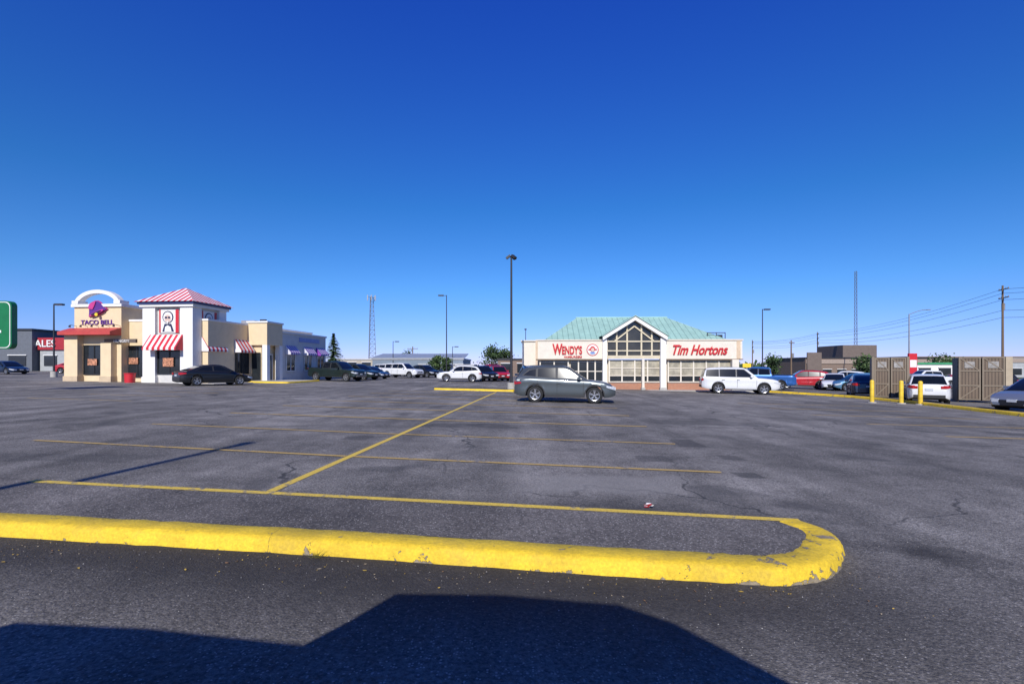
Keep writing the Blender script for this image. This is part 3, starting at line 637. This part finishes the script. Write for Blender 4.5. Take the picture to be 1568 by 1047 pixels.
for i in range(n+1):
    a=math.pi*i/n; pa.append((math.cos(a),math.sin(a)))
pts=[(-8.35+2.0*c,.2,6.15+1.2*s) for c,s in pa]+[(-8.35+1.66*c,.2,6.15+.92*s) for c,s in pa[::-1]]
for i in range(n): b.prism([pts[i],pts[i+1],pts[2*n-i],pts[2*n+1-i]],(0,.5,0),white)
b.obj('taco_arch',A)
box('taco_arch_foot_1',A,-10.45,-9.9,.12,.95,6.222,6.5,white); box('taco_arch_foot_2',A,-6.8,-6.25,.12,.95,6.222,6.5,white)
b=MB(); rt=math.radians(22)
def tb(x,z,y):
    x*=.86; z*=.86; return (-8.32+x*math.cos(rt)-z*math.sin(rt),y,5.80+x*math.sin(rt)+z*math.cos(rt))
bell=[(-.95,-.32),(-.80,-.05),(-.66,.30),(-.48,.58),(-.2,.74),(.1,.76),(.38,.66),(.58,.42),(.70,.08),(.78,-.12),(.95,-.36),(.5,-.46),(0,-.5),(-.5,-.44)]
b.prism([tb(x*1.08,z*1.08,.2) for x,z in bell],(0,.06,0),pink)
b.prism([tb(x,z,.14) for x,z in bell],(0,.05,0),purple)
b.prism([tb(x*.92-.08,z*.92+.05,.08) for x,z in bell[2:7]]+[tb(.0,.35,.08),tb(-.3,.1,.08)],(0,.05,0),pink)
b.prism([tb(.78*math.cos(k*.5236),-.36+.13*math.sin(k*.5236),.02) for k in range(12)],(0,.05,0),pink)
b.prism([tb(.55*math.cos(k*.5236),-.36+.07*math.sin(k*.5236),-.04) for k in range(12)],(0,.05,0),M('logo_ink'))
b.prism([tb(.05+.15*math.cos(k*.5236),-.56+.15*math.sin(k*.5236),-.09) for k in range(12)],(0,.05,0),yel)
b.obj('bell_sign',A)
text('taco_lettering',A,'TACO BELL',(-8.35,.26,4.62),.50,purple,ext=.03,sx=1.12,bold=.006)
coral=M('awning_coral',(.50,.06,.05),.6)
b=MB(); b.prism([(-10.8,.3,4.35),(-10.8,-.7,4.0),(-10.8,-.7,3.75),(-10.8,.3,3.75)],(4.5,0,0),coral); b.obj('taco_awning',A)
for i in range(5):
    x=-10.2+i*.95; b=MB(); b.beam((x,.3,4.50),(x,-.2,4.56),.03,.03,dark); b.cyl((x,-.22,4.54),(x,-.28,4.4),.04,.09,dark,10); b.obj('gooseneck_lamp_%d'%i,A)
box('fascia_dark',A,-7.6,-4.9,.12,.29,3.15,3.45,M('fascia_brown',(.12,.09,.07),.7)); text('hungry_lettering',A,'HUNGRY?',(-6.1,.10,3.19),.30,white,ext=.01)
for nm,x0,x1 in(('taco_pier_1',-10.75,-9.6),('taco_pier_2',-7.6,-6.7)):
    box(nm,A,x0,x1,-.2,.55,0,3.74 if x0<-10 else 3.12,cream); box(nm+'_plinth',A,x0-.05,x1+.05,-.27,.6,-.1,.55,M('plinth_tan',(.55,.42,.27),.8))
win('taco_window_1',-9.5,-7.7,.3,.7,2.95,A,2,black); win('taco_window_2',-6.5,-4.5,.98,.5,2.9,A,2,black)
po=M('poster_orange',(.5,.22,.12),.5,var=.9,scale=9)
box('poster_1',A,-9.1,-8.3,.17,.2,1.4,1.9,po); box('poster_2',A,-2.6,-1.7,.12,.14,1.3,2.0,po); box('poster_3',A,-6.2,-5.4,.86,.88,1.5,2.0,po)
bb=MB(); bb.cyl((-4.7,-.6,0),(-4.7,-.6,.75),.33,.36,red,16); bb.cyl((-4.7,-.6,.75),(-4.7,-.6,.8),.39,.39,red,16); bb.obj('planter',A,40)
awning('awning_side_1',4.1,6.0,.52,2.5,3.6,.6,stry,'y'); win('side_window_1',4.2,5.9,.52,.7,2.5,A,2,black,'y')
box('vestibule_roof',A,.5,2.3,5.9,8.3,3.2,5.15,cream); box('vestibule_cap',A,.4,2.4,5.8,8.35,5.15,5.3,white); box('vestibule_wall',A,.5,1.6,6.2,8.29,0,3.2,cream)
box('vestibule_col_1',A,1.85,2.3,5.9,6.35,0,3.2,white); box('vestibule_col_2',A,1.85,2.3,7.85,8.3,0,3.2,white)
win('vestibule_door',6.5,7.7,1.6,.05,2.4,A,2,white,'y'); win('vestibule_front_glass',.75,1.5,6.2,.1,2.5,A,1,black)
for i,y in enumerate((9.2,12.4,15.0)):
    win('side_window_%d'%(i+2),y,y+1.5,2.1,.9,2.5,A,2,white,'y')
    awning('awning_side_%d'%(i+2),y-.15,y+1.65,2.12,2.45,3.3,.55,pstry,'y')
box('rear_sign_band',A,2.1,2.16,11.5,15.5,3.75,4.15,M('rear_sign',(.2,.25,.5),.5))
box('rooftop_unit',A,-7,-5,7,9,5.0,5.9,galv,.03); box('rooftop_unit_2',A,-3,-1.6,10,11.4,5.0,5.8,galv,.03)
# ---------------------------------------------------------------- coffee/burger building
B_=empty('coffee_burger_restaurant',(11.7,38.5,-.17),math.radians(-2.5))
box('sidewalk',B_,-11.6,7.2,-1.6,12,-.15,.02,conc)
box('left_block',B_,-10.95,-9.6,1.6,11,0,3.85,warmw); box('left_block_cap',B_,-11.05,-9.62,1.5,11.05,3.85,3.97,offw)
box('core',B_,-9.55,5.9,.35,11,0,2.35,offw)
for nm,x0,x1 in(('sign_wall_left',-9.8,-4.25),('sign_wall_right',.14,6.05)):
    box(nm,B_,x0,x1,0,.5,2.42,3.82,warmw); box(nm+'_cap',B_,x0-.06,x1+.06,-.06,.56,3.82,3.93,offw); box(nm+'_soffit',B_,x0-.03,x1+.03,-.12,.5,2.33,2.415,M('soffit_brown',(.25,.18,.12),.7))
box('parapet_side_r',B_,5.55,6.02,.505,11,2.0,3.8,offw); box('parapet_side_l',B_,-9.75,-9.3,.505,11,2.36,3.8,offw)
box('corner_trim_l',B_,-9.86,-9.7,-.07,.3,0,3.81,M('trim_beige',(.6,.45,.3),.8)); box('corner_trim_r',B_,5.62,5.9,-.03,-.002,2.45,3.81,M('trim_beige'))
def storefront(nm,x0,x1,y,n):
    b=MB(); b.box(x0,x1,y,y+.1,.62,1.12,glass); b.box(x0,x1,y,y+.1,1.13,2.3,blind)
    for i in range(n+1):
        x=x0+(x1-x0)*i/n; b.box(x-.05,x+.05,y-.07,y-.002,.6,2.32,warmw)
    for z in(.62,1.1,1.68): b.box(x0,x1,y-.05,y-.003,z-.03,z+.05,offw)
    b.obj(nm,B_); box(nm+'_brick',B_,x0-.05,x1+.05,y-.15,y+.12,-.05,.56,brick); box(nm+'_sill',B_,x0-.05,x1+.05,y-.2,y+.1,.56,.618,conc)
storefront('windows_right',.45,5.3,.2,5); storefront('windows_mid',-4.1,-.15,.22,4)
b=MB(); b.box(-7.1,-4.6,.2,.3,.62,2.25,glass); b.box(-9.5,-7.3,.2,.3,.1,2.25,glass)
for x in(-9.5,-8.4,-7.3,-6.5,-5.8,-5.2,-4.6): b.box(x-.05,x+.05,.12,.198,.1,2.3,warmw)
for z in(.62,1.45,2.2): b.box(-9.5,-4.6,.14,.196,z-.03,z+.03,warmw)
b.obj('windows_left',B_); box('brick_left',B_,-7.2,-4.5,.05,.19,-.05,.58,brick)
for i,(x,w_) in enumerate(((-4.5,.32),(-1.55,.18),(-.02,.42),(5.45,.5))):
    box('pillar_%d'%i,B_,x-w_/2,x+w_/2,-.25,.18,0,2.36 if i in(1,3) else 4.0,warmw if i in (1,3) else white); box('pillar_base_%d'%i,B_,x-w_/2-.05,x+w_/2+.05,-.3,.17,-.05,.2,conc)
gx0,gx1,gm0,gz0,gz1=-4.62,.2,-2.2,4.0,5.72
b=MB(); b.prism([(gx0+.25,.05,2.42),(gx1-.25,.05,2.42),(gx1-.25,.05,gz0-.1),(gm0,.05,gz1-.3),(gx0+.25,.05,gz0-.1)],(0,.15,0),M('tinted_glass',(.05,.045,.035),.1,var=.5,scale=.7,spec=.6)); b.obj('gable_glass',B_)
gt=M('gable_trim',(.60,.52,.36),.7); b=MB()
for x in(-3.55,-2.75,-1.65,-.85):
    zt=gz0-.1+(gz1-gz0-.2)*(1-abs(x-gm0)/2.4); b.box(x-.06,x+.06,-.04,.045,2.42,zt,gt)
b.box(gx0+.3,gx1-.3,-.06,.043,2.42,2.68,gt); b.box(gx0+.3,gx1-.3,-.055,.044,3.0,3.09,gt); b.box(gx0+.3,gx1-.3,-.055,.044,3.72,3.82,gt)
b.beam((gx0+.9,-.02,3.8),(gm0,-.02,4.95),.10,.12,gt,(0,1,0)); b.beam((gx1-.9,-.02,3.8),(gm0,-.02,4.95),.10,.12,gt,(0,1,0))
b.obj('gable_mullions',B_)
b=MB()
for xe in(gx0-.05,gx1+.05):
    b.prism([(xe,-.45,gz0-.16),(gm0,-.45,gz1-.34),(gm0,-.45,gz1),(xe,-.45,gz0+.18)],(0,.48,0),white)
b.obj('gable_barge_boards',B_)
V=[(gx0-.15,-.55,gz0+.19),(gm0,-.55,gz1+.06),(gx1+.15,-.55,gz0+.19),(gx0-.15,5,gz0+.19),(gm0,5,gz1+.06),(gx1+.15,5,gz0+.19)]
b=MB(); b.add(V+[(x,y,z-.06) for x,y,z in V],[(0,1,4,3),(1,2,5,4),(6,9,10,7),(7,10,11,8),(0,6,7,1),(1,7,8,2)],roofgs); b.obj('gable_roof',B_)
V=[(-9.2,.9,3.95),(5.3,.9,3.95),(5.3,9.5,3.95),(-9.2,9.5,3.95),(-6.2,5.2,6.15),(1.6,5.2,6.15)]
mesh('hip_roof',V,[(0,1,5,4),(2,3,4,5),(1,2,5),(3,0,4),(0,3,2,1)],[roofg,roofgs],B_,[0,0,1,1,0])
box('roof_ridge',B_,-6.3,1.7,5.12,5.28,6.12,6.2,M('ridge_green',(.3,.5,.42),.5))
b=MB()
for x in(3.9,4.6,5.3): b.box(x,x+.05,1.5,1.55,3.9,4.55,dark)
b.box(3.9,5.35,1.49,1.56,4.5,4.56,dark); b.box(4.9,5.3,2,2.4,3.9,4.4,dark); b.obj('roof_rail',B_)
redl=M('red_letters',(.52,.008,.015),.45)
text('burger_initial',B_,"W",(-8.52,-.05,2.80),1.12,redl,ext=.04,sx=.62,bold=.035,align='LEFT')
text('burger_lettering',B_,"ENDY'S",(-7.82,-.05,2.80),.86,redl,ext=.04,sx=.56,bold=.026,align='LEFT')
text('burger_sub_lettering',B_,"HAMBURGERS",(-6.95,-.04,2.50),.22,redl,ext=.02,bold=.006)
b=MB(); LX,LZ=-5.42,3.12
def ell(cx_,cz,rx,rz,y,m): b.prism([(LX+cx_+rx*math.cos(k*.3927),y,LZ+cz+rz*math.sin(k*.3927)) for k in range(16)],(0,-.015,0),m)
ell(0,0,.47,.47,-.01,redl); ell(0,0,.41,.41,-.03,white)
ell(0,.06,.20,.22,-.05,redl); ell(-.25,.02,.09,.06,-.05,redl); ell(.25,.02,.09,.06,-.05,redl)
ell(0,.01,.13,.15,-.07,M('logo_skin')); ell(0,-.24,.20,.09,-.05,M('logo_blue',(.15,.25,.5),.5)); b.obj('burger_logo',B_)
text('coffee_lettering',B_,"Tim Hortons",(2.72,-.05,2.76),1.05,redl,shear=.38,ext=.04,sx=.76,bold=.024)
# ---------------------------------------------------------------- background buildings
def lowbuild(nm,x0,x1,y,D,H,wall,roofc,band=None,wins=0,z=None):
    zz=min(g(x0,y),g(x1,y))-.2 if z is None else z; e=empty(nm,(0,0,zz))
    box('walls',e,x0,x1,y,y+D,0,H,wall); box('roof_cap',e,x0-.15,x1+.15,y-.15,y+D+.15,H,H+.3,roofc)
    if band: box('fascia_band',e,x0+.1,x1-.1,y-.2,y-.003,H-1.2,H-.2,band)
    b=MB()
    for i in range(wins):
        w_=(x1-x0)/wins; b.box(x0+w_*(i+.2),x0+w_*(i+.8),y-.08,y-.001,.9,2.5,glass); b.box(x0+w_*(i+.17),x0+w_*(i+.83),y-.14,y-.081,2.5,2.62,white)
    if wins: b.obj('windows',e)
    return e
slate=M('slate_siding',(.12,.13,.15),.7); tan=M('tan_siding',(.40,.35,.27),.8); ltgrey=M('light_grey_siding',(.36,.37,.37),.7); bluegrey=M('blue_grey_siding',(.16,.20,.24),.6); rfm=M('pale_roof',(.45,.45,.45),.6)
ft=M('fascia_tan',(.32,.25,.2),.7); bbm=M('block_brown',(.15,.115,.095),.8)
e=lowbuild('retail_store',-100,-73.5,76,20,6.3,slate,dark,None,6,z=.9)
e=lowbuild('dealership_building',-73.2,-60,77,18,4.9,ltgrey,dark,None,4,z=.9)
box('red_fascia',e,-73.3,-59.9,76.7,76.98,3.4,5.25,dred); text('dealership_lettering',e,'SALES',(-72.4,76.6,3.85),1.5,white,bold=.02)
e=lowbuild('workshop_building',-38,-23,104,18,3.0,tan,rfm,None,5)
e=lowbuild('warehouse_building',-27,-9.5,96,18,3.1,bluegrey,rfm,None,0)
v=MB(); v.prism([(-27.3,95.7,3.35),(-9.2,95.7,3.35),(-9.2,105,4.4),(-27.3,105,4.4)],(0,0,.12),M('metal_roof_grey',(.36,.38,.40),.45,metal=.3))
for i in range(5): v.box(-25+i*3.4,-23+i*3.4,95.93,95.99,.1,2.4,ltgrey)
v.obj('pitched_roof_and_doors',e)
e=lowbuild('white_shed',-12.5,-7,90,8,1.9,white,rfm)
e=lowbuild('brown_block',-2.5,3.2,88,12,3.1,brown,dark,None,2)
e=lowbuild('brick_motel',68,98,115,16,5.0,brown,dark,ft,9,z=-1.4)
box('tower_block',e,78,86,117,127,5.3,8.2,bbm); box('vent_wall',e,68.2,71.5,114.6,114.9,0,6.4,bbm)
e=lowbuild('shopping_plaza',100,150,125,20,5.2,ltgrey,brown,ft,12,z=-1.2)
e=lowbuild('green_roof_shop',60,66,74,8,3.0,white,M('green_awning',(.05,.28,.12),.6),None,2,z=-1.0)
ps=empty('red_pylon_sign',(49.2,61,g(49))); box('post',ps,-.1,.1,-.1,.1,0,1.6,galv); box('panel',ps,-.5,.5,-.15,.15,1.5,4.0,red,.04); box('panel_face',ps,-.4,.4,-.17,-.153,2.3,3.2,white)
ys_=empty('yellow_sign',(31.2,66,g(31))); box('post',ys_,-.08,.08,-.08,.08,0,2.0,galv); box('panel',ys_,-.55,.55,-.1,.1,2.0,2.55,yel,.03)
# ---------------------------------------------------------------- masts, poles
def lattice(nm,X,Y,top,w0,w1,mat,bays):
    z0=g(X,Y); e=empty(nm,(X,Y,z0)); b=MB(); H=top-z0
    c=lambda t,k:((w0+(w1-w0)*t)*math.cos(k*2.0944+.4),(w0+(w1-w0)*t)*math.sin(k*2.0944+.4),H*t)
    for i in range(bays):
        t0,t1=i/bays,(i+1)/bays
        for k in range(3):
            b.beam(c(t0,k),c(t1,k),.09,.09,mat); b.beam(c(t0,k),c(t1,(k+1)%3),.05,.05,mat); b.beam(c(t1,k),c(t1,(k+1)%3),.05,.05,mat)
    b.obj('lattice',e); return e
steel=M('dull_steel',(.11,.11,.12),.6,metal=.1)
e=lattice('lattice_tower',-34,120,18.5,1.2,.45,steel,16)
b=MB()
for a in range(6): b.box(math.cos(a)*1.0-.07,math.cos(a)*1.0+.07,math.sin(a)*1.0-.07,math.sin(a)*1.0+.07,17.2,18.5,galv); b.beam((0,0,18),(math.cos(a)*1.0,math.sin(a)*1.0,18),.05,.05,steel)
b.obj('antennas',e)
lattice('radio_mast',104,150,30.5,.55,.35,steel,26)
def upole(X,Y,top,rz=0,xarms=2):
    z0=g(X,Y); e=empty('utility_pole',(X,Y,z0),math.radians(rz)); wood=M('pole_wood',(.16,.11,.07),.9); H=top-z0
    b=MB(); b.cyl((0,0,-.2),(0,0,H),.17,.11,wood,10); b.obj('pole',e,40); b=MB()
    for i in range(xarms): b.box(-1.2,1.2,-.17,-.05,H-.6-i*1.2,H-.48-i*1.2,wood)
    for i in range(xarms):
        for x in(-1.1,-.5,.5,1.1): b.cyl((x,-.11,H-.48-i*1.2),(x,-.11,H-.3-i*1.2),.05,.04,galv,6)
    b.cyl((.3,-.2,H-3.4),(.3,-.2,H-2.5),.2,.2,galv,10); b.obj('crossarms',e)
upole(69.2,70,13.1,70); upole(80,130,10.8,70); upole(75,56,11.6,70); upole(34.5,105,6.6,40,1); upole(29.5,98,6.9,40,1); upole(54,96,6.8,40,1); upole(-23,115,6.4)
upole(62,128,8.6,60)
wr=MB()
def wire(a,b,sag,r=.022):
    a=Vector(a); b=Vector(b); pr=None
    for i in range(15):
        t=i/14; p=a.lerp(b,t); p.z-=sag*4*t*(1-t)
        if pr: wr.cyl(pr,p,r,r,black,4)
        pr=p
for dz in(0,.6,1.5,3.0,4.0):
    wire((69.2,70,12.6-dz),(80,130,10.4-dz*.6),1.2); wire((69.2,70,12.6-dz),(76,40,12.4-dz),.6); wire((80,130,10.4-dz*.6),(62,128,8.2-dz*.4),.6)
wr.obj('power_lines')
# ---------------------------------------------------------------- trees
def leafm(n,c): return M(n,c,.8,var=.4,scale=.9)
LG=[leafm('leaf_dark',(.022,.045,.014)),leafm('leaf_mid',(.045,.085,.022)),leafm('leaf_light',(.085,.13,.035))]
bark=M('bark',(.10,.075,.05),.95)
def tree(nm,X,Y,H,Rr,n=1100,ls=.22):
    e=empty(nm,(X,Y,g(X,Y))); b=MB(); b.cyl((0,0,-.1),(0,0,H*.5),.045*H/2,.02*H/2,bark,8); cl=[]
    for i in range(18):
        a=U(0,6.28); rr=Rr*U(.1,.85); z=H*U(.30,.92); k=1-abs(z/H-.55)*1.1
        c=Vector((math.cos(a)*rr*k,math.sin(a)*rr*k,z)); cl.append(c); b.cyl((0,0,H*.3),c,.05,.015,bark,5)
    b.obj('trunk_and_limbs',e); l=MB()
    for i in range(n):
        c=random.choice(cl); s=Rr*.36
        p=c+Vector((random.gauss(0,s*.55),random.gauss(0,s*.55),random.gauss(0,s*.45)))
        d1=Vector((U(-1,1),U(-1,1),U(-1,1))).normalized()*ls*U(.6,1.3); d2=d1.cross(Vector((U(-1,1),U(-1,1),U(-1,1)))).normalized()*ls*U(.4,.8)
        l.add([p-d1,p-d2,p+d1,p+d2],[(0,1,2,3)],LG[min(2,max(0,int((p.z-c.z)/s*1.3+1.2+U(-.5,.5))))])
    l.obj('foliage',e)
def pine(X,Y,H,Rr):
    e=empty('spruce_tree',(X,Y,g(X,Y))); b=MB(); b.cyl((0,0,-.1),(0,0,H),.16,.02,bark,8); b.obj('trunk',e); l=MB()
    for i in range(34):
        t=i/33; z=H*(.08+.9*t); r=Rr*(1-t)**.85+.08
        for k in range(11):
            a=U(0,6.28); rr=r*U(.7,1.15)
            for q in range(5):
                f=(q+1)/5; p=Vector((math.cos(a)*rr*f,math.sin(a)*rr*f,z-.25*rr*f)); s=.20*(1.2-.6*f)
                d1=Vector((math.cos(a),math.sin(a),-.35))*s*1.4; d2=Vector((-math.sin(a),math.cos(a),U(-.3,.3)))*s
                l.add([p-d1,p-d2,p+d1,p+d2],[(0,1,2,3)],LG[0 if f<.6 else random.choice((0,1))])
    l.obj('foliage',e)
pine(-28.4,79,6.6,2.5)
for X,Y,H,r_ in((-3.9,98,5.6,2.9),(-1.8,101,5.2,2.5),(-24,112,4.9,2.4),(-14,92,3.4,1.5),(50,95,4.3,2.7),(61,86,4.2,2.4),(74,86,4.4,3.0),(88,100,4.0,2.6),(-11.5,88,3.0,1.2),(46,105,3.8,2.2)):
    tree('deciduous_tree',X,Y,H,r_)
tlm=MB()
for i in range(5200):
    x=U(-420,420); y=U(255,300); h=3.2+1.7*math.sin(x*.05)+1.0*math.sin(x*.17+1); z=U(0,max(1,h+U(-1,.6))); s=U(.7,1.7)
    d1=Vector((U(-1,1),U(-1,1),U(-1,1))).normalized()*s; d2=d1.cross(Vector((U(-1,1),U(-1,1),U(-1,1)))).normalized()*s*.8; p=Vector((x,y,z))
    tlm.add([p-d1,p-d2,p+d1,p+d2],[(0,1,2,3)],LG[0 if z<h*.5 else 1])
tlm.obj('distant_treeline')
